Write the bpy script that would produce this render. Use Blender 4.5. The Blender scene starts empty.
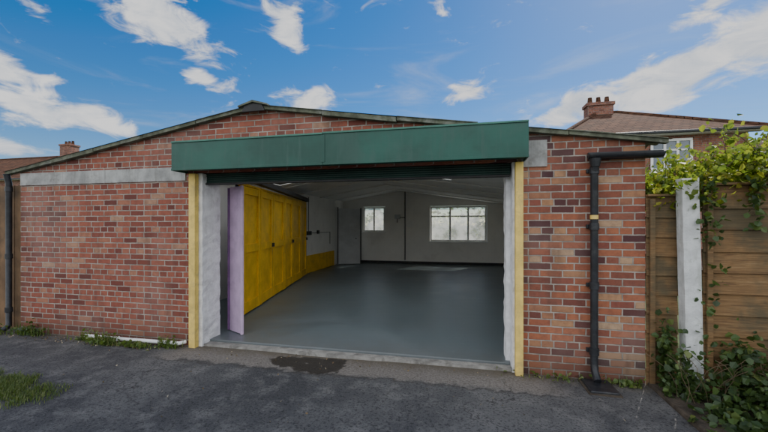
import bpy, bmesh, math, random
import numpy as np
from mathutils import Vector, Matrix
random.seed(4); np.random.seed(4)
S=bpy.context.scene
R=math.radians
# ------------------------------------------------------------ node helpers
class NT:
    def __init__(s,nt): s.nt=nt
    def n(s,t,**k):
        nd=s.nt.nodes.new(t)
        for a,b in k.items(): setattr(nd,a,b)
        return nd
    def l(s,a,b): s.nt.links.new(a,b)
    def put(s,sock,v):
        if hasattr(v,'is_output'): s.l(v,sock)
        else: sock.default_value=v
    def math(s,op,a,b=0.0,c=0.0,clamp=False):
        nd=s.n('ShaderNodeMath',operation=op); nd.use_clamp=clamp
        s.put(nd.inputs[0],a); s.put(nd.inputs[1],b); s.put(nd.inputs[2],c)
        return nd.outputs[0]
    def mix(s,f,a,b,mode='MIX'):
        nd=s.n('ShaderNodeMix',data_type='RGBA',blend_type=mode)
        s.put(nd.inputs[0],f); s.put(nd.inputs[6],c4(a)); s.put(nd.inputs[7],c4(b))
        return nd.outputs[2]
    def noise(s,vec,scale,detail=4,rough=.55,dist=0):
        nd=s.n('ShaderNodeTexNoise'); s.l(vec,nd.inputs['Vector'])
        nd.inputs['Scale'].default_value=scale; nd.inputs['Detail'].default_value=min(detail,4) 
        nd.inputs['Roughness'].default_value=rough; nd.inputs['Distortion'].default_value=dist
        return nd.outputs['Fac']
    def ramp(s,f,stops):
        nd=s.n('ShaderNodeValToRGB'); s.put(nd.inputs[0],f)
        cr=nd.color_ramp
        while len(cr.elements)<len(stops): cr.elements.new(.5)
        for e,(p,c) in zip(cr.elements,stops): e.position=p; e.color=c4(c)
        return nd.outputs[0]
    def mr(s,v,a,b,c=0.,d=1.,smooth=True):
        nd=s.n('ShaderNodeMapRange'); nd.interpolation_type='SMOOTHSTEP' if smooth else 'LINEAR'
        s.put(nd.inputs[0],v)
        for i,x in enumerate((a,b,c,d)): nd.inputs[i+1].default_value=x
        return nd.outputs[0]
    def bump(s,h,strength=.5,dist=.01,normal=None):
        nd=s.n('ShaderNodeBump'); s.put(nd.inputs['Height'],h)
        nd.inputs['Strength'].default_value=strength; nd.inputs['Distance'].default_value=dist
        if normal: s.l(normal,nd.inputs['Normal'])
        return nd.outputs[0]
def c4(c):
    if hasattr(c,'is_output'): return c
    if isinstance(c,(int,float)): return (c,c,c,1)
    return tuple(c) if len(c)==4 else (*c,1)
def newmat(name):
    m=bpy.data.materials.new(name); m.use_nodes=True
    t=NT(m.node_tree); b=m.node_tree.nodes['Principled BSDF']
    g=t.n('ShaderNodeNewGeometry')
    return m,t,b,g.outputs['Position']
def plain(name,col,rough=.7,var=.25,scale=6,bumpd=.004,bscale=60,dirt=None,dirtamt=.5,metal=0,spec=.4,streak=0):
    m,t,b,P=newmat(name)
    n1=t.noise(P,scale,4,.6); f=t.mr(n1,.3,.7)
    c=t.mix(f,[x*(1-var) for x in col],[min(1,x*(1+var)) for x in col])
    if dirt:
        n2=t.noise(P,scale*.6,5,.7,.6); c=t.mix(t.mr(n2,.5,.72,0,dirtamt),c,dirt)
        if streak:
            mp=t.n('ShaderNodeMapping'); t.l(P,mp.inputs[0]); mp.inputs['Scale'].default_value=(9,9,.7)
            c=t.mix(t.mr(t.noise(mp.outputs[0],1.6,4,.7),.5,.75,0,streak),c,dirt)
    t.l(c,b.inputs['Base Color']); b.inputs['Roughness'].default_value=rough
    b.inputs['Metallic'].default_value=metal; b.inputs['Specular IOR Level'].default_value=spec
    if bumpd: t.l(t.bump(t.noise(P,bscale,3,.6),.5,bumpd),b.inputs['Normal'])
    return m
def brickmat(name,stopsL,stopsR,mortar,bw=.225,bh=.075,ms=.0075,dark=.5,bstr=.9,smear=(.40,.34,.30),smearamt=.18):
    m,t,b,P=newmat(name)
    sx=t.n('ShaderNodeSeparateXYZ'); t.l(P,sx.inputs[0])
    med=t.noise(P,14,4,.65); 
    wob=t.math('MULTIPLY',t.math('SUBTRACT',t.noise(P,2.2,2),.5),.012)
    wob2=t.math('MULTIPLY',t.math('SUBTRACT',med,.5),.010)
    cx=t.n('ShaderNodeCombineXYZ')
    t.l(t.math('ADD',t.math('ADD',sx.outputs[0],sx.outputs[1]),wob2),cx.inputs[0])
    t.l(t.math('ADD',sx.outputs[2],t.math('ADD',wob,wob2)),cx.inputs[1])
    br=t.n('ShaderNodeTexBrick'); t.l(cx.outputs[0],br.inputs['Vector'])
    br.inputs['Color1'].default_value=(0,0,0,1); br.inputs['Color2'].default_value=(1,1,1,1); br.inputs['Mortar'].default_value=(.5,.5,.5,1)
    br.inputs['Scale'].default_value=1; br.inputs['Mortar Size'].default_value=ms; br.inputs['Mortar Smooth'].default_value=.25
    br.inputs['Brick Width'].default_value=bw; br.inputs['Row Height'].default_value=bh
    br.offset=.5; br.squash=.55; br.squash_frequency=4
    col=t.ramp(br.outputs['Color'],stopsL)
    if stopsR: col=t.mix(t.mr(sx.outputs[0],-.6,.5),col,t.ramp(br.outputs['Color'],stopsR))
    fine=t.noise(P,90,4,.7); big=t.noise(P,.9,3,.6)
    col=t.mix(t.mr(med,.35,.72,0,.6),col,t.mix(.6,col,(.09,.04,.035)))
    col=t.mix(t.mr(fine,.58,.75,0,.3),col,smear)
    col=t.mix(t.mr(big,.45,.68,0,smearamt),col,smear)
    mp=t.n('ShaderNodeMapping'); t.l(P,mp.inputs[0]); mp.inputs['Scale'].default_value=(3.5,3.5,.5)
    col=t.mix(t.mr(t.noise(mp.outputs[0],1,4,.65),.48,.72,0,.5),col,(.10,.06,.05))
    mc=t.mix(t.mr(t.noise(P,5,3,.7),.35,.65),[x*.6 for x in mortar],mortar)
    col=t.mix(br.outputs['Fac'],col,mc)
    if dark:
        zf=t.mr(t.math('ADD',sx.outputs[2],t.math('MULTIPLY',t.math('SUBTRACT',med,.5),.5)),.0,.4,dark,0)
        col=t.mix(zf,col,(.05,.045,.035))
    t.l(col,b.inputs['Base Color']); b.inputs['Roughness'].default_value=.9; b.inputs['Specular IOR Level'].default_value=.2
    h=t.math('SUBTRACT',t.math('MULTIPLY',fine,.35),br.outputs['Fac'])
    h=t.math('ADD',h,t.math('MULTIPLY',br.outputs['Color'],.25))
    t.l(t.bump(h,bstr,.010),b.inputs['Normal'])
    return m
# ------------------------------------------------------------ mesh helpers
def empty(name,loc=(0,0,0)):
    o=bpy.data.objects.new(name,None); S.collection.objects.link(o); o.location=loc; o.empty_display_size=.1; return o
def addobj(name,me,mat=None,parent=None):
    o=bpy.data.objects.new(name,me); S.collection.objects.link(o)
    if mat: me.materials.append(mat)
    if parent: o.parent=parent
    return o
def mesh(name,v,f,mat=None,parent=None,smooth=False):
    me=bpy.data.meshes.new(name); me.from_pydata([tuple(map(float,x)) for x in v],[],f); me.update()
    if smooth: me.polygons.foreach_set('use_smooth',[True]*len(me.polygons))
    return addobj(name,me,mat,parent)
def bevel(o,w,seg=2):
    m=o.modifiers.new('b','BEVEL'); m.width=w; m.segments=seg; m.limit_method='ANGLE'; return o
def box(name,x0,x1,y0,y1,z0,z1,mat,parent=None,bev=0):
    v=[(x,y,z) for x in(x0,x1) for y in(y0,y1) for z in(z0,z1)]
    f=[(0,1,3,2),(4,6,7,5),(0,4,5,1),(2,3,7,6),(0,2,6,4),(1,5,7,3)]
    o=mesh(name,v,f,mat,parent)
    if bev: bevel(o,bev)
    return o
def prism(name,pts,y0,y1,mat,parent=None,bev=0):
    n=len(pts); v=[(x,y0,z) for x,z in pts]+[(x,y1,z) for x,z in pts]
    f=[tuple(range(n)),tuple(range(2*n-1,n-1,-1))]+[(i,i+n,(i+1)%n+n,(i+1)%n) for i in range(n)]
    o=mesh(name,v,f,mat,parent)
    bm=bmesh.new(); bm.from_mesh(o.data); bmesh.ops.recalc_face_normals(bm,faces=bm.faces); bm.to_mesh(o.data); bm.free()
    if bev: bevel(o,bev)
    return o
def obox(name,p0,p1,th,z0,z1,mat,parent=None,bev=.003):
    """upright slab between two plan points"""
    p0=Vector(p0);p1=Vector(p1);d=(p1-p0).normalized();n=Vector((-d.y,d.x))*th/2
    q=[p0+n,p1+n,p1-n,p0-n]
    v=[(a.x,a.y,z0) for a in q]+[(a.x,a.y,z1) for a in q]
    f=[(3,2,1,0),(4,5,6,7)]+[(i,(i+1)%4,(i+1)%4+4,i+4) for i in range(4)]
    o=mesh(name,v,f,mat,parent)
    bm=bmesh.new(); bm.from_mesh(o.data); bmesh.ops.recalc_face_normals(bm,faces=bm.faces); bm.to_mesh(o.data); bm.free()
    if bev: bevel(o,bev)
    return o
def tube(name,pts,r,mat,parent=None,cyc=False):
    cu=bpy.data.curves.new(name,'CURVE'); cu.dimensions='3D'; cu.bevel_depth=r; cu.bevel_resolution=4 if r>.01 else 1; cu.use_fill_caps=True
    sp=cu.splines.new('POLY'); sp.points.add(len(pts)-1)
    for p,q in zip(sp.points,pts): p.co=(*q,1)
    o=bpy.data.objects.new(name,cu); S.collection.objects.link(o); cu.materials.append(mat)
    for s in cu.splines: s.use_smooth=True
    if parent:o.parent=parent
    return o
def cyl(name,c,r0,r1,h,mat,parent=None,n=20):
    v=[];f=[]
    for k,(r,z) in enumerate(((r0,0),(r1,h))):
        for i in range(n):
            a=2*math.pi*i/n; v.append((c[0]+r*math.cos(a),c[1]+r*math.sin(a),c[2]+z))
    for i in range(n): f.append((i,(i+1)%n,(i+1)%n+n,i+n))
    f+= [tuple(range(n-1,-1,-1)),tuple(range(n,2*n))]
    return mesh(name,v,f,mat,parent)
def leaves(name,centers,size,mat,parent=None,up=.3,elong=1.0):
    """one mesh of many small folded leaves"""
    c=np.asarray(centers); n=len(c)
    d=np.random.normal(size=(n,3)); d[:,2]-=.2; d/=np.linalg.norm(d,axis=1)[:,None]
    nn=np.random.normal(size=(n,3)); nn[:,2]+=up*2; s=np.cross(d,nn); s/=np.linalg.norm(s,axis=1)[:,None]
    nn=np.cross(s,d)
    L=(size*(.5+np.random.rand(n)))[:,None]; W=L*.45/elong
    v=np.stack([c, c+d*L*.35+s*W+nn*L*.12, c+d*L*.8+s*W*.6+nn*L*.06, c+d*L, c+d*L*.8-s*W*.6+nn*L*.06, c+d*L*.35-s*W+nn*L*.12],1).reshape(-1,3)
    f=[]
    for i in range(n):
        b=i*6; f+= [(b,b+1,b+2,b+3),(b,b+3,b+4,b+5)]
    return mesh(name,v,f,mat,parent)
def blades(name,pos,h,mat,parent=None,w=.006,lean=.5):
    v=[];f=[]
    for (x,y,z) in pos:
        a=random.random()*6.28; hh=h*(.4+random.random()); l=lean*hh*random.random()
        dx,dy=math.cos(a),math.sin(a); px,py=-dy*w,dx*w; b=len(v)
        v+=[(x-px,y-py,z),(x+px,y+py,z),(x+dx*l*.4+px*.8,y+dy*l*.4+py*.8,z+hh*.6),(x+dx*l*.4-px*.8,y+dy*l*.4-py*.8,z+hh*.6),(x+dx*l,y+dy*l,z+hh)]
        f+=[(b,b+1,b+2,b+3),(b+3,b+2,b+4)]
    return mesh(name,v,f,mat,parent)
def leafmat(name,stops,trans=.35):
    m=bpy.data.materials.new(name); m.use_nodes=True; t=NT(m.node_tree); b=m.node_tree.nodes['Principled BSDF']
    g=t.n('ShaderNodeNewGeometry'); col=t.ramp(g.outputs['Random Per Island'],stops)
    t.l(col,b.inputs['Base Color']); b.inputs['Roughness'].default_value=.5
    tr=t.n('ShaderNodeBsdfTranslucent'); t.l(t.mix(.5,col,(.35,.5,.05)),tr.inputs[0])
    mx=t.n('ShaderNodeMixShader'); mx.inputs[0].default_value=trans
    t.l(b.outputs[0],mx.inputs[1]); t.l(tr.outputs[0],mx.inputs[2]); t.l(mx.outputs[0],m.node_tree.nodes['Material Output'].inputs[0])
    return m
# ------------------------------------------------------------ camera
cam=bpy.data.cameras.new('camera'); co=bpy.data.objects.new('camera',cam); S.collection.objects.link(co); S.camera=co
cam.sensor_width=36; cam.lens=16.875; cam.shift_y=9/768; cam.clip_start=.05; cam.clip_end=3000
co.location=(0,-4.1,1.6); co.rotation_euler=(R(90),0,R(12.5))
# ------------------------------------------------------------ light
EL,AZ=43,28
sd=Vector((math.sin(R(AZ))*math.cos(R(EL)),math.cos(R(AZ))*math.cos(R(EL)),math.sin(R(EL))))
sl=bpy.data.lights.new('sun','SUN'); sl.energy=4.8; sl.angle=R(.5); sl.color=(1,.95,.87)
so=bpy.data.objects.new('sun',sl); S.collection.objects.link(so); so.rotation_euler=sd.to_track_quat('Z','Y').to_euler(); so.location=(10,20,20)
W=bpy.data.worlds.new('World'); S.world=W; W.use_nodes=True
t=NT(W.node_tree); bg=W.node_tree.nodes['Background']
sky=t.n('ShaderNodeTexSky'); sky.sky_type='NISHITA'; sky.sun_disc=False; sky.sun_elevation=R(EL); sky.sun_rotation=R(AZ); sky.air_density=1.0; sky.dust_density=.2; sky.ozone_density=3
STR=.14
hs=t.n('ShaderNodeHueSaturation'); hs.inputs['Hue'].default_value=.508; hs.inputs['Saturation'].default_value=1.42; hs.inputs['Value'].default_value=1.0; t.l(sky.outputs[0],hs.inputs['Color'])
tc=t.n('ShaderNodeTexCoord'); sx=t.n('ShaderNodeSeparateXYZ'); t.l(tc.outputs['Generated'],sx.inputs[0])
az=t.math('MULTIPLY',t.math('ARCTAN2',sx.outputs[0],sx.outputs[1]),57.2958)
el=t.math('MULTIPLY',t.math('ARCSINE',sx.outputs[2]),57.2958)
ae=t.n('ShaderNodeCombineXYZ'); t.l(az,ae.inputs[0]); t.l(el,ae.inputs[1])
# cloud banks: azimuth, elevation, half width, half height, tilt, strength
CL=[(-44.5,26.5,11,4.2,-22,1.3),(-27.6,28.2,5.5,4,-45,1.2),(-54.5,13.2,9.5,2.6,-8,1.3),(-60,16.8,6,2,-5,1.2),(-59,8,6,1.8,0,1.3),
(-38.7,20.1,4.8,1.6,0,1.1),(-24.1,18.9,7,2,5,1.1),(.5,19.8,5,2.1,8,1.1),(16,16.0,9,3,6,1.5),(26,17.5,11,4.2,18,1.5),
(35,20.5,9,5,25,1.5),(31,25,6,2.0,20,1.2),(-5,31,12,1.2,-15,.6),(-58,24,7,1.6,-30,.7)]
wn=t.n('ShaderNodeTexNoise'); t.l(ae.outputs[0],wn.inputs['Vector']); wn.inputs['Scale'].default_value=.22; wn.inputs['Detail'].default_value=1
wv=t.n('ShaderNodeVectorMath',operation='SUBTRACT'); t.l(wn.outputs['Color'],wv.inputs[0]); wv.inputs[1].default_value=(.5,.5,.5)
ws=t.n('ShaderNodeVectorMath',operation='MULTIPLY'); t.l(wv.outputs[0],ws.inputs[0]); ws.inputs[1].default_value=(5,3,0)
wa=t.n('ShaderNodeVectorMath',operation='ADD'); t.l(ae.outputs[0],wa.inputs[0]); t.l(ws.outputs[0],wa.inputs[1])
mask=None
for (a,e,w,h,tl,st) in CL:
    mp=t.n('ShaderNodeMapping',vector_type='TEXTURE'); t.l(wa.outputs[0],mp.inputs[0])
    mp.inputs['Location'].default_value=(a,e,0); mp.inputs['Rotation'].default_value=(0,0,R(tl)); mp.inputs['Scale'].default_value=(w,h,1)
    ln=t.n('ShaderNodeVectorMath',operation='LENGTH'); t.l(mp.outputs[0],ln.inputs[0])
    v=t.mr(ln.outputs['Value'],0,1.25,st,0)
    mask=v if mask is None else t.math('MAXIMUM',mask,v)
# out-of-view broken cloud, added and brightened to fill the shaded facade
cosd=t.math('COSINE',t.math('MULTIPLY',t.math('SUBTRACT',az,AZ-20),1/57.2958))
fill_cloud=t.mr(cosd,.25,-.35)
mask=t.math('MAXIMUM',mask,t.math('MULTIPLY',fill_cloud,t.mr(el,75,45,.4,1.0)))
st=t.n('ShaderNodeMapping'); t.l(ae.outputs[0],st.inputs[0]); st.inputs['Scale'].default_value=(.09,.2,1); st.inputs['Rotation'].default_value=(0,0,R(12))
def bignoise(vec,sc,det,ro,di):
    nd=t.n('ShaderNodeTexNoise'); t.l(vec,nd.inputs[0]); nd.inputs['Scale'].default_value=sc; nd.inputs['Detail'].default_value=det; nd.inputs['Roughness'].default_value=ro; nd.inputs['Distortion'].default_value=di; return nd.outputs['Fac']
cn=bignoise(st.outputs[0],2.2,8,.62,.6)
den=t.mr(t.math('ADD',mask,t.math('MULTIPLY',t.math('SUBTRACT',cn,.5),2.6)),.30,1.05)
st2=t.n('ShaderNodeMapping'); t.l(ae.outputs[0],st2.inputs[0]); st2.inputs['Scale'].default_value=(.03,.13,1); st2.inputs['Rotation'].default_value=(0,0,R(22))
veil=t.mr(bignoise(st2.outputs[0],1.4,5,.6,.8),.5,.82,0,.32)
den=t.math('MAXIMUM',den,veil)
den=t.math('MULTIPLY',den,t.mr(el,-1,3))
k=1/STR
shade=t.ramp(cn,[(.34,(.68*k,.75*k,.86*k)),(.60,(1.05*k,1.05*k,1.06*k))])
sc=t.n('ShaderNodeVectorMath',operation='SCALE'); t.l(shade,sc.inputs[0]); t.l(t.math('ADD',1,t.math('MULTIPLY',fill_cloud,.9)),sc.inputs['Scale'])
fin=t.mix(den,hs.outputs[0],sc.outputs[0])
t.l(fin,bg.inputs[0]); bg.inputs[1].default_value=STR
# ------------------------------------------------------------ materials
BL=[(0,(.15,.05,.04)),(.25,(.28,.088,.06)),(.55,(.35,.12,.078)),(.8,(.31,.098,.066)),(.93,(.39,.17,.105)),(1,(.42,.25,.165))]
BRr=[(0,(.08,.038,.042)),(.2,(.18,.068,.052)),(.4,(.34,.118,.068)),(.62,(.41,.155,.08)),(.8,(.25,.083,.06)),(.93,(.44,.24,.125)),(1,(.48,.33,.21))]
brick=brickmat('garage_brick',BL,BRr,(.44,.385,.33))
brick_far=brickmat('house_brick',[(0,(.16,.065,.045)),(.5,(.29,.11,.075)),(1,(.36,.16,.10))],None,(.3,.27,.24),dark=0)
render_=plain('cement_render',(.36,.36,.345),.9,.25,5,.006,40,(.16,.15,.13),.7,streak=.5)
concrete=plain('concrete',(.28,.27,.245),.9,.28,8,.006,70,(.10,.09,.08),.8)
green=plain('green_paint',(.012,.085,.06),.42,.22,2.2,.0015,30,(.045,.10,.08),.4,streak=.55)
green_l=plain('green_paint_edge',(.05,.17,.125),.4,.2,6,.001,40)
shut=plain('shutter_green',(.014,.04,.032),.5,.3,4,.001,40)
cream=plain('yellow_post_paint',(.80,.58,.15),.6,.12,9,.002,60,(.35,.27,.14),.5,streak=.4)
whiteR=plain('rough_white_plaster',(.80,.80,.80),.9,.10,9,.012,35,(.48,.46,.43),.45,streak=.3)
whiteW=plain('white_wall_paint',(.83,.82,.78),.8,.04,1.6,.003,14,(.62,.60,.55),.35)
ceilm=plain('ceiling_board',(.82,.82,.79),.85,.05,1.2,.003,12,(.62,.59,.54),.35)
whiteP=plain('white_gloss_paint',(.80,.80,.78),.4,.05,5,.001,40)
doorG=plain('pale_grey_door_paint',(.55,.57,.58),.5,.08,3,.001,40,(.40,.40,.38),.4)
yel=plain('yellow_door_paint',(.78,.47,.010),.45,.14,4,.002,40,(.48,.27,.02),.35,streak=.3)
pink=plain('lilac_paint',(.64,.47,.66),.6,.1,6,.002,40,(.42,.30,.44),.4,streak=.3)
purple=plain('purple_paint',(.16,.07,.19),.6,.2,6,.002,40)
black=plain('black_plastic',(.022,.024,.028),.4,.3,12,.001,60,(.08,.08,.075),.35)
dark=plain('dark_steel',(.03,.03,.03),.6,.3,6,.002,40)
verge=plain('mossy_verge',(.12,.13,.09),.9,.4,9,.01,50,(.26,.27,.24),.7)
roofm=plain('cement_sheet',(.22,.22,.20),.9,.25,2,0,20,(.10,.12,.06),.5)
wood=plain('old_timber',(.17,.10,.05),.8,.3,3,.004,30,(.07,.05,.03),.6,streak=.5)
soil=plain('soil',(.07,.055,.04),1,.35,9,.03,30)
def fill_rooflight():
    m=bpy.data.materials.new('added_fill_rooflight'); m.use_nodes=True; t=NT(m.node_tree); out=m.node_tree.nodes['Material Output']
    tl=t.n('ShaderNodeBsdfTranslucent'); tl.inputs[0].default_value=(.9,.9,.85,1); d=t.n('ShaderNodeBsdfDiffuse'); d.inputs[0].default_value=(.8,.8,.75,1)
    mx=t.n('ShaderNodeMixShader'); mx.inputs[0].default_value=.2; t.l(tl.outputs[0],mx.inputs[1]); t.l(d.outputs[0],mx.inputs[2]); t.l(mx.outputs[0],out.inputs[0]); return m
fill_roof_mat=fill_rooflight()  # translucent sheet added to the roof to brighten the interior
def fencemat():
    m,t,b,P=newmat('fence_board'); mp=t.n('ShaderNodeMapping'); t.l(P,mp.inputs[0]); mp.inputs['Scale'].default_value=(1.2,6,26)
    n=t.noise(mp.outputs[0],2,8,.7,1.5); col=t.ramp(n,[(.3,(.09,.045,.02)),(.52,(.23,.13,.05)),(.75,(.34,.22,.105))])
    col=t.mix(t.mr(t.noise(P,2.2,6,.65),.40,.64,0,.75),col,(.065,.065,.038))
    isl=t.n('ShaderNodeNewGeometry').outputs['Random Per Island']
    col=t.mix(t.math('MULTIPLY',isl,.45),col,(.09,.055,.03))
    t.l(col,b.inputs['Base Color']); b.inputs['Roughness'].default_value=.85
    t.l(t.bump(n,.6,.004),b.inputs['Normal']); return m
fencem=fencemat()
def tile():
    m,t,b,P=newmat('clay_roof_tile'); sx=t.n('ShaderNodeSeparateXYZ'); t.l(P,sx.inputs[0]); cx=t.n('ShaderNodeCombineXYZ')
    t.l(sx.outputs[0],cx.inputs[0]); t.l(sx.outputs[2],cx.inputs[1])
    br=t.n('ShaderNodeTexBrick'); t.l(cx.outputs[0],br.inputs['Vector']); br.inputs['Scale'].default_value=1
    br.inputs['Color1'].default_value=(.10,.048,.028,1); br.inputs['Color2'].default_value=(.16,.078,.045,1); br.inputs['Mortar'].default_value=(.03,.018,.012,1)
    br.inputs['Brick Width'].default_value=.32; br.inputs['Row Height'].default_value=.13; br.inputs['Mortar Size'].default_value=.014; br.inputs['Mortar Smooth'].default_value=.6
    col=t.mix(t.mr(t.noise(P,1.3,6,.7),.4,.7,0,.5),br.outputs[0],(.07,.05,.035))
    t.l(col,b.inputs['Base Color']); b.inputs['Roughness'].default_value=.95; b.inputs['Specular IOR Level'].default_value=.1
    t.l(t.bump(t.math('SUBTRACT',1,br.outputs['Fac']),.8,.03),b.inputs['Normal']); return m
tilem=tile()
def floorm():
    m,t,b,P=newmat('painted_garage_floor')
    n=t.noise(P,1.1,4,.65,.5); n2=t.noise(P,7,4,.7)
    col=t.mix(t.mr(n,.3,.7),(.105,.135,.148),(.135,.17,.185)); col=t.mix(t.mr(n2,.58,.78,0,.3),col,(.20,.225,.235))
    sx=t.n('ShaderNodeSeparateXYZ'); t.l(P,sx.inputs[0])
    near=t.mr(t.math('ADD',sx.outputs[1],t.math('MULTIPLY',n2,.9)),.4,1.3,.5,0); col=t.mix(near,col,(.12,.115,.105))
    t.l(col,b.inputs['Base Color']); t.l(t.mr(n,.3,.7,.34,.44),b.inputs['Roughness']); b.inputs['Specular IOR Level'].default_value=.5
    t.l(t.bump(t.noise(P,5,4,.6),.15,.004),b.inputs['Normal']); return m
floorM=floorm()
def glassm():
    m=bpy.data.materials.new('dusty_glass'); m.use_nodes=True; t=NT(m.node_tree); out=m.node_tree.nodes['Material Output']
    tr=t.n('ShaderNodeBsdfTransparent'); tr.inputs[0].default_value=(.9,.93,.92,1); tl=t.n('ShaderNodeBsdfTranslucent')
    tl.inputs[0].default_value=(.85,.83,.80,1); gl=t.n('ShaderNodeBsdfGlossy'); gl.inputs['Roughness'].default_value=.05
    g=t.n('ShaderNodeNewGeometry'); a=t.n('ShaderNodeMixShader'); t.l(t.mr(t.noise(g.outputs['Position'],2.5,4,.6),.35,.65,.2,.6),a.inputs[0]); t.l(tr.outputs[0],a.inputs[1]); t.l(tl.outputs[0],a.inputs[2])
    b=t.n('ShaderNodeMixShader'); b.inputs[0].default_value=.08; t.l(a.outputs[0],b.inputs[1]); t.l(gl.outputs[0],b.inputs[2]); t.l(b.outputs[0],out.inputs[0]); return m
glass=glassm()
hglass=plain('house_window_glass',(.10,.13,.16),.08,.2,1,0,5,spec=.9)
def asphalt():
    m,t,b,P=newmat('asphalt'); sx=t.n('ShaderNodeSeparateXYZ'); t.l(P,sx.inputs[0]); X,Y=sx.outputs[0],sx.outputs[1]
    big=t.noise(P,.7,4,.65,.4); med=t.noise(P,4,4,.7); fine=t.noise(P,130,3,.75); grit=t.noise(P,45,3,.7)
    col=t.mix(t.mr(big,.35,.65),(.07,.07,.073),(.155,.152,.147))
    col=t.mix(t.mr(med,.46,.68,0,.65),col,(.215,.208,.197))
    col=t.mix(t.mr(fine,.56,.72,0,.65),col,(.32,.31,.30)); col=t.mix(t.mr(grit,.5,.36,0,.7),col,(.028,.028,.03))
    edge=t.math('ADD',Y,t.math('MULTIPLY',t.math('SUBTRACT',med,.5),.35))
    xm=t.math('MULTIPLY',t.mr(X,-3.9,-3.4),t.mr(X,1.1,.7))
    ap=t.math('MULTIPLY',t.mr(edge,-.50,-.38),xm)
    col=t.mix(t.math('MULTIPLY',ap,.8),col,t.mix(t.mr(grit,.3,.7),(.16,.14,.12),(.31,.28,.245)))
    line=t.math('MULTIPLY',t.mr(t.math('ABSOLUTE',t.math('ADD',edge,.47)),.035,.0),xm)
    col=t.mix(t.math('MULTIPLY',line,.6),col,(.05,.045,.04))
    df=t.mr(t.math('ADD',Y,t.math('MULTIPLY',med,.5)),-.02,.32,0,.85); col=t.mix(df,col,t.mix(med,(.06,.05,.035),(.17,.14,.10)))
    wet=None; wn=t.math('MULTIPLY',t.math('SUBTRACT',t.noise(P,9,4,.7),.5),1.3)
    for (cx,cy,rx,ry) in [(-1.99,-.20,.27,.17),(-1.62,-.27,.30,.20),(-1.52,-.08,.20,.10),(-1.8,-.1,.3,.09)]:
        a=t.math('DIVIDE',t.math('SUBTRACT',X,cx),rx); c=t.math('DIVIDE',t.math('SUBTRACT',Y,cy),ry)
        d=t.math('SQRT',t.math('ADD',t.math('MULTIPLY',a,a),t.math('MULTIPLY',c,c)))
        v=t.mr(t.math('ADD',d,wn),1.02,.85)
        wet=v if wet is None else t.math('MAXIMUM',wet,v)
    col=t.mix(t.math('MULTIPLY',wet,.88),col,(.020,.016,.013))
    vo=t.n('ShaderNodeTexVoronoi',feature='DISTANCE_TO_EDGE'); vo.inputs['Scale'].default_value=.75
    wv=t.n('ShaderNodeVectorMath',operation='ADD'); nz=t.n('ShaderNodeTexNoise'); t.l(P,nz.inputs[0]); nz.inputs['Scale'].default_value=2.5; nz.inputs['Detail'].default_value=4
    t.l(P,wv.inputs[0]); t.l(nz.outputs['Color'],wv.inputs[1]); t.l(wv.outputs[0],vo.inputs['Vector'])
    crack=t.math('MULTIPLY',t.mr(vo.outputs[0],.010,.0),t.mr(big,.45,.6)); col=t.mix(t.math('MULTIPLY',crack,.7),col,(.03,.028,.025))
    t.l(col,b.inputs['Base Color']); t.l(t.math('SUBTRACT',.9,t.math('MULTIPLY',wet,.45)),b.inputs['Roughness']); b.inputs['Specular IOR Level'].default_value=.25
    h=t.math('ADD',t.math('ADD',fine,grit),t.math('MULTIPLY',med,2))
    t.l(t.bump(h,.9,.009),b.inputs['Normal']); return m
asph=asphalt()
grassg=plain('grass_ground',(.08,.11,.04),1,.4,1.5,0,20,(.12,.10,.06),.5)
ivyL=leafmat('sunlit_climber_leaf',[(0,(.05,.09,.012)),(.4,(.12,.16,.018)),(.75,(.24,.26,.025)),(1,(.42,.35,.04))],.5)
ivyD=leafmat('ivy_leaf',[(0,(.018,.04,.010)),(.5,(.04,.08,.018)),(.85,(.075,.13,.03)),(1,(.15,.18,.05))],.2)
grassL=leafmat('grass_blade',[(0,(.05,.09,.018)),(.6,(.10,.16,.03)),(1,(.23,.24,.09))],.3)
stem=plain('stem',(.12,.085,.05),.9,.3,10,0)
# ------------------------------------------------------------ ground
mesh('ground',[(-600,-600,-.08),(600,-600,-.08),(600,900,-.08),(-600,900,-.08)],[(0,1,2,3)],grassg)
nx,ny=160,90; xs=np.linspace(-14,10,nx); ys=np.linspace(-13,.14,ny); v=[];f=[]
for j,y in enumerate(ys):
    for i,x in enumerate(xs):
        z=.012*math.sin(x*1.3+y*.7)*math.sin(y*1.1+.5)+.006*math.sin(x*3.7+1)*math.sin(y*3.1)
        for (cx,cy,rr,dd) in [(-1.95,-.2,.25,.012),(-1.6,-.25,.3,.015)]: z-=dd*math.exp(-((x-cx)**2+(y-cy)**2)/rr**2)
        if y>-.4: z*= max(0,-y/.4) if x<-2.6 or x>-1 else 1
        v.append((x,y,z))
for j in range(ny-1):
    for i in range(nx-1): a=j*nx+i; f.append((a,a+1,a+nx+1,a+nx))
mesh('driveway',v,f,asph,None,True)
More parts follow.
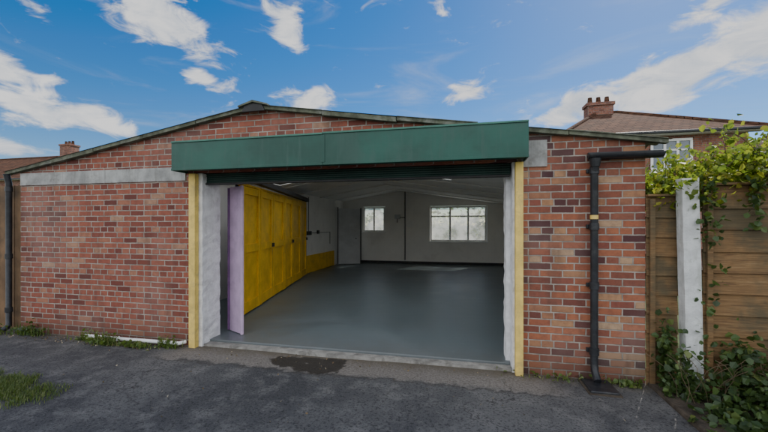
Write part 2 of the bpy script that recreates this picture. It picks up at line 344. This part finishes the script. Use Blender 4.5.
# ------------------------------------------------------------ garage
G=empty('brick_garage')
XL,XR,RX,RZ,EZ,ER=-6.5,1.78,-2.55,3.07,2.40,2.44
front=[(XL,-.1),(-3.44,-.1),(-3.44,2.29),(.57,2.29),(.57,-.1),(XR,-.1),(XR,ER),(RX,RZ),(XL,EZ)]
prism('front_wall',front,0,.22,brick,G)
box('left_wall',XL,XL+.22,.22,10.2,-.1,EZ+.02,brick,G); box('right_wall',XR-.2,XR,.22,10.2,-.1,ER+.01,brick,G)
bw=[(-6.5,-4.06,-.1,2.35),(-4.06,-3.13,-.1,1.32),(-3.13,-1.31,-.1,2.35),(-1.31,.87,-.1,.95),(.87,1.78,-.1,2.35)]
for i,(a,b,c,d) in enumerate(bw): box('back_wall_%d'%i,a,b,10.2,10.42,c,d,whiteW,G)
prism('back_wall_gable',[(XL,2.35),(XR,2.35),(XR,ER),(RX,RZ),(XL,EZ)],10.2,10.42,whiteW,G)
def win(nm,x0,x1,z0,z1,mulls,par,y=10.25,trans=None,m=whiteP,g=glass,w=.06):
    box(nm+'_sill',x0-.06,x1+.06,y-.14,y+.02,z0-.05,z0,m,par,.004)
    box(nm+'_frame_b',x0,x1,y,y+.07,z0+.001,z0+w,m,par,.004); box(nm+'_frame_t',x0,x1,y,y+.07,z1-w,z1-.001,m,par,.004)
    for i,x in enumerate([x0+w/2]+[x0+(x1-x0)*q for q in mulls]+[x1-w/2]): box(nm+'_mullion_%d'%i,x-w/2,x+w/2,y+.004,y+.066,z0+w,z1-w,m,par,.004)
    if trans: box(nm+'_transom',x0+w,x1-w,y+.01,y+.06,trans-.02,trans+.02,m,par,.003)
    box(nm+'_glass',x0+.01,x1-.01,y+.03,y+.036,z0+.01,z1-.01,g,par)
win('back_window',-1.30,.86,.96,2.34,(.36,.68),G,trans=1.95)
win('small_back_window',-4.05,-3.14,1.33,2.34,(.5,),G)
k=(RZ-ER)/(XR-RX); kl=(RZ-EZ)/(RX-XL)
FILL_STRIPS=[(.8,2.4),(3.0,4.4)]  # roof lengths made translucent as added fill light for the inside
QL=(.5,.92); QR=(.08,.5)
def slope(nm,xa,za,xb,zb,q2):
    n=500
    me_v=[];me_f=[];mi=[]
    xs_=[0,q2[0],q2[1],1]
    for i in range(n+1):
        y=-.09+10.65*i/n; w=.018*math.sin(y/.146*2*math.pi*.5)
        for q in xs_: me_v.append((xa+(xb-xa)*q,y,za+(zb-za)*q+w+.045))
    for i in range(n):
        yc=-.09+10.65*(i+.5)/n; tl=any(a<yc<b for a,b in FILL_STRIPS)
        for j in range(3): me_f.append((4*i+j,4*i+j+1,4*i+j+5,4*i+j+4)); mi.append(1 if (tl and j==1) else 0)
    o=mesh(nm,me_v,me_f,roofm,G,True); o.data.materials.append(fill_roof_mat)
    o.data.polygons.foreach_set('material_index',mi); return o
slope('roof_sheet_left',XL-.22,EZ-.22*kl,RX,RZ,QL); slope('roof_sheet_right',RX,RZ,XR+.2,ER-.2*k,QR)
prism('ridge_cap',[(RX-.2,RZ+.05-.2*kl+.0),(RX,RZ+.075),(RX+.2,RZ+.05-.2*k+.0),(RX+.2,RZ+.03-.2*k),(RX,RZ+.05),(RX-.2,RZ+.03-.2*kl)],-.12,10.6,verge,G)
def vb(xa,xb,n,side):
    for i in range(n):
        a=xa+(xb-xa)*i/n; b=xa+(xb-xa)*(i+1)/n-.006
        zf=(lambda x: RZ-(RX-x)*kl) if side<0 else (lambda x: RZ-(x-RX)*k)
        o=(-1)**i*.006+random.uniform(-.006,.006); o2=o+random.uniform(-.006,.006)
        prism('verge_board',[(a,zf(a)-.02+o),(b,zf(b)-.02+o2),(b,zf(b)+.035+o2),(a,zf(a)+.035+o)],-.075+.5*o,-.004,verge,G,.003)
vb(XL-.2,RX-.02,5,-1); vb(RX+.0,XR+.18,5,1)
prism('ridge_end_block',[(RX-.16,RZ-.06),(RX+.16,RZ-.06),(RX+.12,RZ+.02),(RX,RZ+.04),(RX-.12,RZ+.02)],-.1,-.08,dark,G,.003)
def cz(x,o): return (RZ-(RX-x)*kl if x<RX else RZ-(x-RX)*k)-o
ye=.24; bounds=[]
for a,b in FILL_STRIPS: bounds.append((ye,a,False)); bounds.append((a,b,True)); ye=b
bounds.append((ye,10.19,False))
def cstrip(xs_,y0,y1):
    prism('ceiling',[(x,cz(x,.10)) for x in xs_]+[(x,cz(x,.08)) for x in reversed(xs_)],y0,y1,ceilm,G)
for (a,b,o) in bounds:
    if not o: cstrip([XL+.1,RX,XR-.1],a,b)
    else:
        lw=RX-(XL-.22); rw=XR+.2-RX
        cstrip([XL+.1,XL-.22+lw*QL[0]],a,b); cstrip([RX-lw*(1-QL[1]),RX,RX+rw*QR[0]],a,b); cstrip([RX+rw*QR[1],XR-.1],a,b)
for i,y in enumerate(np.arange(.4,10,1.45)):
    if any(a-.1<y<b for a,b in FILL_STRIPS): continue
    for s,(xa,xb) in enumerate(((-6.2,RX-.01),(RX+.01,1.5))):
        prism('ceiling_batten',[(xa,cz(xa,.13)),(xb,cz(xb,.13)),(xb,cz(xb,.10)),(xa,cz(xa,.10))],y,y+.05,ceilm,G,.003)
box('inner_right_lining',1.55,1.575,.23,10.19,0,2.40,whiteW,G)
box('inner_partition',-4.98,-4.9,.25,10.19,0,2.60,whiteW,G)
def rough(nm,x0,x1,y0,y1,z0,z1,m,par,amp=.006,cuts=36):
    o=box(nm,x0,x1,y0,y1,z0,z1,m,par); bm=bmesh.new(); bm.from_mesh(o.data)
    bmesh.ops.subdivide_edges(bm,edges=[e for e in bm.edges if abs(e.verts[0].co.z-e.verts[1].co.z)>.5],cuts=cuts)
    bmesh.ops.subdivide_edges(bm,edges=[e for e in bm.edges if abs(e.verts[0].co.z-e.verts[1].co.z)<.01 and e.calc_length()>.15],cuts=2)
    for vv in bm.verts: vv.co.x+=random.uniform(-amp,amp); vv.co.y+=random.uniform(-amp,amp)
    bm.to_mesh(o.data); bm.free(); return o
rough('left_pier_plaster',-3.6,-3.36,.008,.36,0,2.28,whiteR,G)
rough('right_pier_plaster',.47,.72,.22,.42,0,2.28,whiteR,G)
rough('right_reveal_plaster',.515,.585,.01,.215,0,2.28,whiteR,G)
box('left_door_post',-3.50,-3.405,-.075,-.002,0.0,2.27,cream,G,.006); box('right_door_post',.535,.615,-.075,-.002,0.0,2.27,cream,G,.006)
rough('left_lintel_render',XL+.02,-3.60,-.018,-.001,2.19,2.37,render_,G,.002,2)
rough('right_lintel_pad',.60,.86,-.02,-.001,2.22,2.50,render_,G,.002,2)
# shutter box
B=empty('shutter_box_parts'); B.name='shutter_box'; B.parent=G
zb,zt,yf,x0,x1=2.28,2.625,-.27,-3.58,.635
xm=-1.56
for nm,a,b,dz in (('fascia_left',x0,xm-.002,0),('fascia_right',xm+.002,x1,.006)):
    o=box(nm,a,b,yf,yf+.012,zb+dz*.3,zt+dz,green,B,.002)
    box(nm+'_lip',a,b,yf-.008,yf-.0015,zb+.0,zb+.028,green,B,.002)
    box(nm+'_trim',a,b,yf-.012,yf+.03,zt+dz+.001,zt+dz+.022,green_l,B,.003)
box('box_seam_strip',xm-.025,xm+.025,yf-.006,yf-.001,zb+.03,zt-.003,green,B,.002)
box('box_top',x0+.003,x1-.003,yf+.014,-.002,zt-.012,zt-.001,green,B)
box('box_end_left',x0,x0+.01,yf+.014,-.003,zb,zt-.014,green,B); box('box_end_right',x1-.01,x1,yf+.014,-.003,zb,zt-.014,green,B)
box('box_soffit',x0+.012,x1-.012,yf+.014,-.08,zb+.02,zb+.028,green,B)
for i in range(5):
    z=2.275-i*.026
    tube('shutter_slat',[(-3.38,.10,z),(.50,.10,z)],.0145,shut,B)
box('shutter_bottom_rail',-3.38,.50,.07,.13,2.135,2.158,dark,B,.004)
box('shutter_backing',-3.38,.5,.12,.124,2.14,2.30,dark,B)
box('shutter_lintel_beam',-3.42,.55,.16,.34,2.16,2.30,dark,B,.004)
box('garage_floor',-6.28,1.57,.15,10.2,-.1,.055,floorM,G,.01)
rough('door_sill',-3.36,.51,.03,.148,-.1,.028,concrete,G,.004)
box('back_skirting',-4.9,1.54,10.17,10.198,.056,.15,dark,G,.002)
tube('conduit',[(-2.30,10.17,.2),(-2.30,10.17,2.95)],.018,dark,G)
tube('conduit_branch',[(-2.30,10.165,1.9),(-2.62,10.165,1.9),(-2.62,10.165,1.7)],.014,dark,G)
box('switch_box',-2.72,-2.5,10.12,10.19,1.85,2.02,doorG,G,.005)
box('notice_card',-2.2,-1.95,10.185,10.197,1.5,1.75,whiteP,G,.002)
box('socket_double',-4.9,-4.86,6.55,6.9,1.28,1.4,dark,G,.005); box('socket',-4.9,-4.86,7.4,7.55,1.3,1.42,dark,G,.005)
tube('wall_cable',[(-4.885,6.7,1.4),(-4.885,6.7,2.5)],.010,dark,G); tube('wall_cable_b',[(-4.885,6.9,1.34),(-4.885,8.6,1.34),(-4.885,8.6,.9)],.010,dark,G)
box('low_yellow_panel',-4.895,-4.86,6.5,9.0,.06,.62,yel,G,.005)
tube('fluorescent_tube',[(-2.3,3.2,2.78),(-2.3,4.7,2.78)],.02,whiteP,G); box('lamp_batten',-2.34,-2.26,3.15,4.75,2.80,2.86,whiteP,G,.004)
for y in(3.3,4.6): tube('lamp_hanger',[(-2.3,y,2.86),(-2.3,y,2.97)],.006,dark,G)
obox('dark_head_beam',(-3.45,1.2),(-4.75,6.3),.12,2.32,2.42,dark,G)
# ------------------------------------------------------------ yellow folding doors
FD=empty('folding_door')
p0=Vector((-3.66,1.25)); p1=Vector((-4.80,6.25)); n=6; d=(p1-p0)/n; nrm=Vector((-d.y,d.x)).normalized()
if nrm.x<0: nrm=-nrm
for i in range(n):
    a=p0+d*i+nrm*(.0 if i%2==0 else .02); b=p0+d*(i+1)+nrm*(.02 if i%2==0 else .0)
    e=(b-a).normalized(); a2=a+e*.014; b2=b-e*.014; L=(b2-a2).length
    obox('leaf_%d'%i,a2,b2,.035,.075,2.27,yel,FD)
    nn=Vector((-e.y,e.x)); nn=nn if nn.x>0 else -nn
    for (s,t_) in ((0,.10),(L-.10,L)): obox('stile',a2+e*s+nn*.034,a2+e*t_+nn*.034,.032,.08,2.265,yel,FD)
    for (za,zb_) in ((.085,.27),(1.12,1.26),(2.13,2.26)): obox('rail',a2+e*.102+nn*.033,a2+e*(L-.102)+nn*.033,.030,za,zb_,yel,FD)
    q=a2+e*(L-.05)+nn*.06
    if i%2: box('latch',q.x-.01,q.x+.02,q.y-.04,q.y+.04,1.14,1.22,dark,FD,.004)
obox('head_rail',p0,p1,.10,2.272,2.31,yel,FD)
obox('backing_frame',p0-nrm*.06,p1-nrm*.06,.03,.06,2.3,dark,FD)
PD=empty('lilac_door')
obox('leaf',(-3.05,.43),(-3.33,.57),.04,.065,2.15,pink,PD)
obox('edge_strip',(-3.03,.40),(-3.06,.415),.03,.06,2.155,pink,PD)
obox('purple_leaf',(-3.36,.56),(-3.72,1.15),.04,.065,2.14,purple,PD)
ID=empty('store_door')
obox('leaf',(-4.82,9.35),(-4.02,9.65),.04,.07,2.25,doorG,ID); obox('rail_a',(-4.75,9.34),(-4.1,9.585),.02,.2,.32,doorG,ID); obox('rail_b',(-4.75,9.34),(-4.1,9.585),.02,1.1,1.2,doorG,ID)
obox('gap_shade_strip',(-4.005,9.62),(-3.965,9.635),.05,.07,2.27,dark,ID)  # dark strips at both leaf edges stand in for shadowed gaps
obox('gap_shade_strip_b',(-4.86,9.35),(-4.825,9.362),.06,.07,2.3,dark,ID)
cyl('handle',(-4.15,9.52,1.05),.02,.02,.04,dark,ID)
# ------------------------------------------------------------ gutter + drainpipes
DP=empty('drainpipe')
tube('downpipe',[(1.295,-.095,2.23),(1.295,-.065,2.12),(1.295,-.062,.20),(1.295,-.075,.12),(1.295,-.16,.05)],.036,black,DP)
for z in (2.12,1.55,.95,.28): cyl('pipe_collar',(1.295,-.062,z),.045,.043,.07,black,DP); box('bracket',1.235,1.355,-.03,-.001,z+.015,z+.055,black,DP,.003)
cyl('hopper',(1.295,-.09,2.19),.042,.055,.08,black,DP)
o=tube('pipe_tape',[(1.295,-.062,1.66),(1.295,-.062,1.70)],.0385,cream,DP)
v=[];f=[];nseg=10
for xx in (1.235,1.90):
    for i in range(nseg+1):
        a=math.pi*(1+i/nseg); v.append((xx,-.085+.048*math.cos(a),2.315+.048*math.sin(a)))
for i in range(nseg): f.append((i,i+1,i+nseg+2,i+nseg+1))
f.append(tuple(range(nseg+1))); f.append(tuple(range(nseg+1,2*nseg+2)))
o=mesh('gutter',v,f,black,DP,False); s=o.modifiers.new('s','SOLIDIFY'); s.thickness=.005
box('gutter_fascia',1.25,1.93,-.034,-.004,2.27,2.345,black,DP,.003)
box('gully',1.17,1.42,-.36,-.06,-.05,.035,black,DP,.01)
box('gully_rim',1.15,1.44,-.38,-.04,-.05,.016,soil,DP,.008)
DP2=empty('drainpipe.001')
tube('downpipe',[(-6.64,-.09,2.36),(-6.64,-.06,2.22),(-6.64,-.06,.1),(-6.64,-.14,.04)],.038,black,DP2)
for z in(2.1,1.1,.3): cyl('pipe_collar',(-6.64,-.06,z),.046,.044,.07,black,DP2)
WP=empty('waste_pipe'); tube('pipe',[(-5.15,-.10,.06),(-4.6,-.105,.055),(-3.62,-.10,.06),(-3.58,-.03,.06)],.024,whiteP,WP)
cyl('coupling',(-4.6,-.105,.03),.03,.03,.05,whiteP,WP)
LG=empty('wooden_gate')
for i in range(12):
    xa=-8.36+i*.155; box('board_%d'%i,xa,xa+.148,.02+.004*(i%2),.045,.03,2.2+random.uniform(-.01,.01),wood,LG,.003)
for z in(.4,1.9): box('rail',-8.3,-6.56,.05,.085,z,z+.09,wood,LG,.003)
# ------------------------------------------------------------ fence on the right
F=empty('wooden_fence')
def panel(x0,x1,y,z0,z1,nb):
    h=(z1-z0)/nb
    for i in range(nb):
        za=z0+i*h; o=box('board',x0,x1,y,y+.014,za,za+h+.02,fencem,F,.002)
        for vv in o.data.vertices:
            if vv.co.z>za+.05: vv.co.y+=.022
            vv.co.z+=random.uniform(-.006,.006)
    for xx in np.arange(x0+.02,x1,.62): box('batten',xx,xx+.045,y-.028,y-.003,z0,z1,fencem,F,.003)
    box('capping',x0,x1,y-.03,y+.04,z1+.022,z1+.045,fencem,F,.004)
panel(1.785,2.06,-.02,-.05,1.86,10); panel(2.215,5.2,-.12,-.05,1.95,10)
post=rough('concrete_post',2.06,2.20,-.16,-.05,-.1,2.0,plain('post_concrete',(.62,.63,.62),.9,.12,10,.006,60,(.32,.33,.27),.6,streak=.5),None,.0022,20)
post.rotation_euler=(0,R(-1.2),0)
box('soil_bed',1.79,5.5,-1.3,-.0,-.1,.03,soil,None,.02)
# ------------------------------------------------------------ climbers and weeds
C=empty('climbing_plant')
cs=[]
for i in range(400):
    x=random.uniform(1.82,5.0); y=random.uniform(-.16,.9); top=2.03+.42*min(1,max(0,(x-2.0)/.7))+random.uniform(-.14,.14)
    a=random.uniform(0,6.28); p=Vector((x,y,random.uniform(1.75,1.9))); dv=Vector((math.cos(a)*.3,math.sin(a)*.3,1)).normalized(); pts=[tuple(p)]
    L=(top-p.z)*random.uniform(.8,1.3)
    if random.random()<.06: L*=1.2
    st_=8
    for s in range(st_):
        p=p+dv*L/st_; dv=(dv+Vector((random.uniform(-.25,.25),random.uniform(-.25,.25),-.13))).normalized(); pts.append(tuple(p))
        for q in range(5): cs.append((p.x+random.gauss(0,.035),p.y+random.gauss(0,.035),p.z+random.gauss(0,.03)))
    if i%3==0: tube('stem',pts,.003,stem,C)
for i in range(4200):
    x=random.uniform(1.82,5.0); cs.append((x,random.gauss(.3,.25),random.gauss(1.93+.05*min(1,max(0,(x-2))),.07)+.04*math.sin(x*5)))
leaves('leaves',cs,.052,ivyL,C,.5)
cs=[]
for (x,z0,z1,n) in ((2.24,1.4,2.0,70),(2.30,.9,1.5,22),(2.9,1.2,1.9,70),(2.19,.5,1.0,14),(2.6,1.55,2.0,60),(3.2,1.5,2.0,60)):
    for i in range(n): cs.append((x+random.gauss(0,.05),-.185+random.gauss(0,.02),z1-(z1-z0)*random.random()**1.6))
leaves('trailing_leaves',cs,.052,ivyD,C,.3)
IV=empty('ivy_plant')
cs=[]
blobs=[(2.35,-.45,.12,.25,.22,.16),(2.7,-.5,.2,.3,.25,.25),(3.1,-.35,.3,.35,.2,.3),(1.98,-.28,.14,.14,.12,.2),(2.5,-.9,.08,.35,.25,.1),(2.1,-.75,.04,.2,.2,.07),(3.0,-.95,.15,.4,.3,.2),(1.92,-.1,.3,.06,.05,.22),(2.45,-.22,.3,.12,.06,.16)]
for (x,y,z,a,b,c) in blobs:
    for i in range(int(850*(a+.25))): cs.append((random.gauss(x,a*.6),random.gauss(y,b*.6),max(.03,abs(random.gauss(z,c*.8)))))
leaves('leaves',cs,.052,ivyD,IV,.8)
for i in range(40):
    x=random.uniform(1.85,3.0); p=Vector((x,random.uniform(-.5,-.2),.04)); pts=[tuple(p)]; dv=Vector((random.uniform(-.4,.4),random.uniform(-.3,.1),1))
    for s in range(6): p=p+dv*.09; dv+=Vector((random.uniform(-.4,.4),random.uniform(-.2,.2),-.12)); pts.append(tuple(p))
    tube('stem',pts,.0025,stem,IV)
def weed(nm,x,y,r,n,h):
    w=empty(nm); cs=[(random.gauss(x,r),random.gauss(y,.035),.01+abs(random.gauss(0,h))) for i in range(n)]
    leaves('leaves',cs,.04,ivyD if random.random()<.5 else grassL,w,.8)
    blades('blades',[(random.gauss(x,r*1.1),random.gauss(y,.03),0) for i in range(n//2)],h*2.2,grassL,w)
weed('weed_plant',-6.2,-.10,.14,170,.06); weed('weed_plant',-5.15,-.12,.06,60,.05); weed('weed_plant',-4.72,-.20,.11,170,.06); weed('weed_plant',-4.2,-.20,.13,120,.025); weed('weed_plant',-3.78,-.12,.08,90,.05); weed('weed_plant',-6.75,-.2,.1,80,.06)
weed('weed_plant',1.0,-.06,.25,50,.02); weed('weed_plant',1.6,-.08,.08,60,.03)
GP=empty('grass'); gp=[]
while len(gp)<14000:
    x=random.gauss(-4.75,.55); y=random.gauss(-1.52,.22)
    if ((x+4.95)/1.15)**2+((y+1.52)/.32)**2<1+.25*math.sin(x*11)+.2*math.sin(x*23+y*9)+random.uniform(-.3,.3): gp.append((x,y,0))
blades('blades',gp,.035,grassL,GP,.003,1.2)
deb=[(random.uniform(-5.5,3),random.uniform(-2.4,-.05),.012) for i in range(110)]+[(random.uniform(-6.4,-3.6),random.uniform(-.3,-.04),.015) for i in range(240)]+[(random.uniform(-3.4,1.2),random.uniform(-.3,-.02),.012) for i in range(70)]
leaves('fallen_leaves',deb,.018,leafmat('dead_leaf',[(0,(.08,.05,.025)),(.6,(.2,.13,.06)),(1,(.4,.34,.24))],.1),None,2)
# ------------------------------------------------------------ houses
def house(nm,x0,x1,y0,y1,ze,zr,rxa,rxb,chs,wins):
    H=empty(nm)
    box('walls',x0,x1,y0,y1,-.05,ze,brick_far,H)
    ov=.35; ry=(y0+y1)/2
    c=[(x0-ov,y0-ov,ze-.02),(x1+ov,y0-ov,ze-.02),(x1+ov,y1+ov,ze-.02),(x0-ov,y1+ov,ze-.02),(rxa,ry,zr),(rxb,ry,zr)]
    o=mesh('roof',c,[(0,1,5,4),(1,2,5),(2,3,4,5),(3,0,4),(0,3,2,1)],tilem,H)
    for a,b in ((0,4),(1,5),(2,5),(3,4),(4,5)): tube('ridge_tiles',[c[a],c[b]],.09,tilem,H)
    box('gutter_front',x0-ov,x1+ov,y0-ov-.08,y0-ov+.02,ze-.12,ze-.03,black,H,.02)
    box('soffit',x0-ov+.03,x1+ov-.03,y0-ov+.03,y0-.003,ze-.14,ze-.04,whiteP,H)
    for (cx,cy,w,dp,zt) in chs:
        box('chimney',cx-w/2,cx+w/2,cy-dp/2,cy+dp/2,ze,zt-.3,brick_far,H); box('chimney_corbel',cx-w/2-.06,cx+w/2+.06,cy-dp/2-.06,cy+dp/2+.06,zt-.3,zt-.15,brick_far,H,.01)
        nb=max(2,int(w/.35))
        for i in range(nb): cyl('chimney_pot',(cx-w/2+w*(i+.5)/nb,cy,zt-.15),.12,.09,.32,tilem,H,12)
    for (wx0,wx1,wz0,wz1) in wins:
        box('window_glass',wx0,wx1,y0-.03,y0-.003,wz0,wz1,hglass,H)
        w=.07
        box('wf_b',wx0-.03,wx1+.03,y0-.07,y0-.031,wz0-.06,wz0+w,whiteP,H); box('wf_t',wx0-.03,wx1+.03,y0-.07,y0-.031,wz1-w,wz1+.02,whiteP,H)
        for q in (0,.33,.66,1): xx=wx0+(wx1-wx0)*q; box('wf_m',xx-.04,xx+.04,y0-.068,y0-.031,wz0+w,wz1-w,whiteP,H)
        box('wf_tr',wx0+.04,wx1-.04,y0-.066,y0-.032,wz1-.42,wz1-.36,whiteP,H)
house('brick_house',3.9,9.75,11,19,5.0,6.95,6.2,7.1,[(6.3,15,1.1,.6,7.55)],[(6.75,8.0,3.6,4.72),(4.6,5.8,3.6,4.72),(6.7,8.1,1.0,2.3)])
house('brick_house',-50,-32,17,25,5.2,7.7,-46,-35.2,[(-33.4,20.5,1.1,.8,8.7)],[(-40,-38.5,3.4,4.7)])
house('brick_house',13,24,13,21,4.6,6.6,16,21,[(16,17,1,.6,7.4)],[(15,17,3.2,4.2)])
HB=empty('garden_hedge'); cs=[(random.uniform(-7,4),random.uniform(13.2,14.2),abs(random.gauss(1.0,.6))+.1) for i in range(5000)]
leaves('leaves',cs,.16,ivyL,HB,.5)
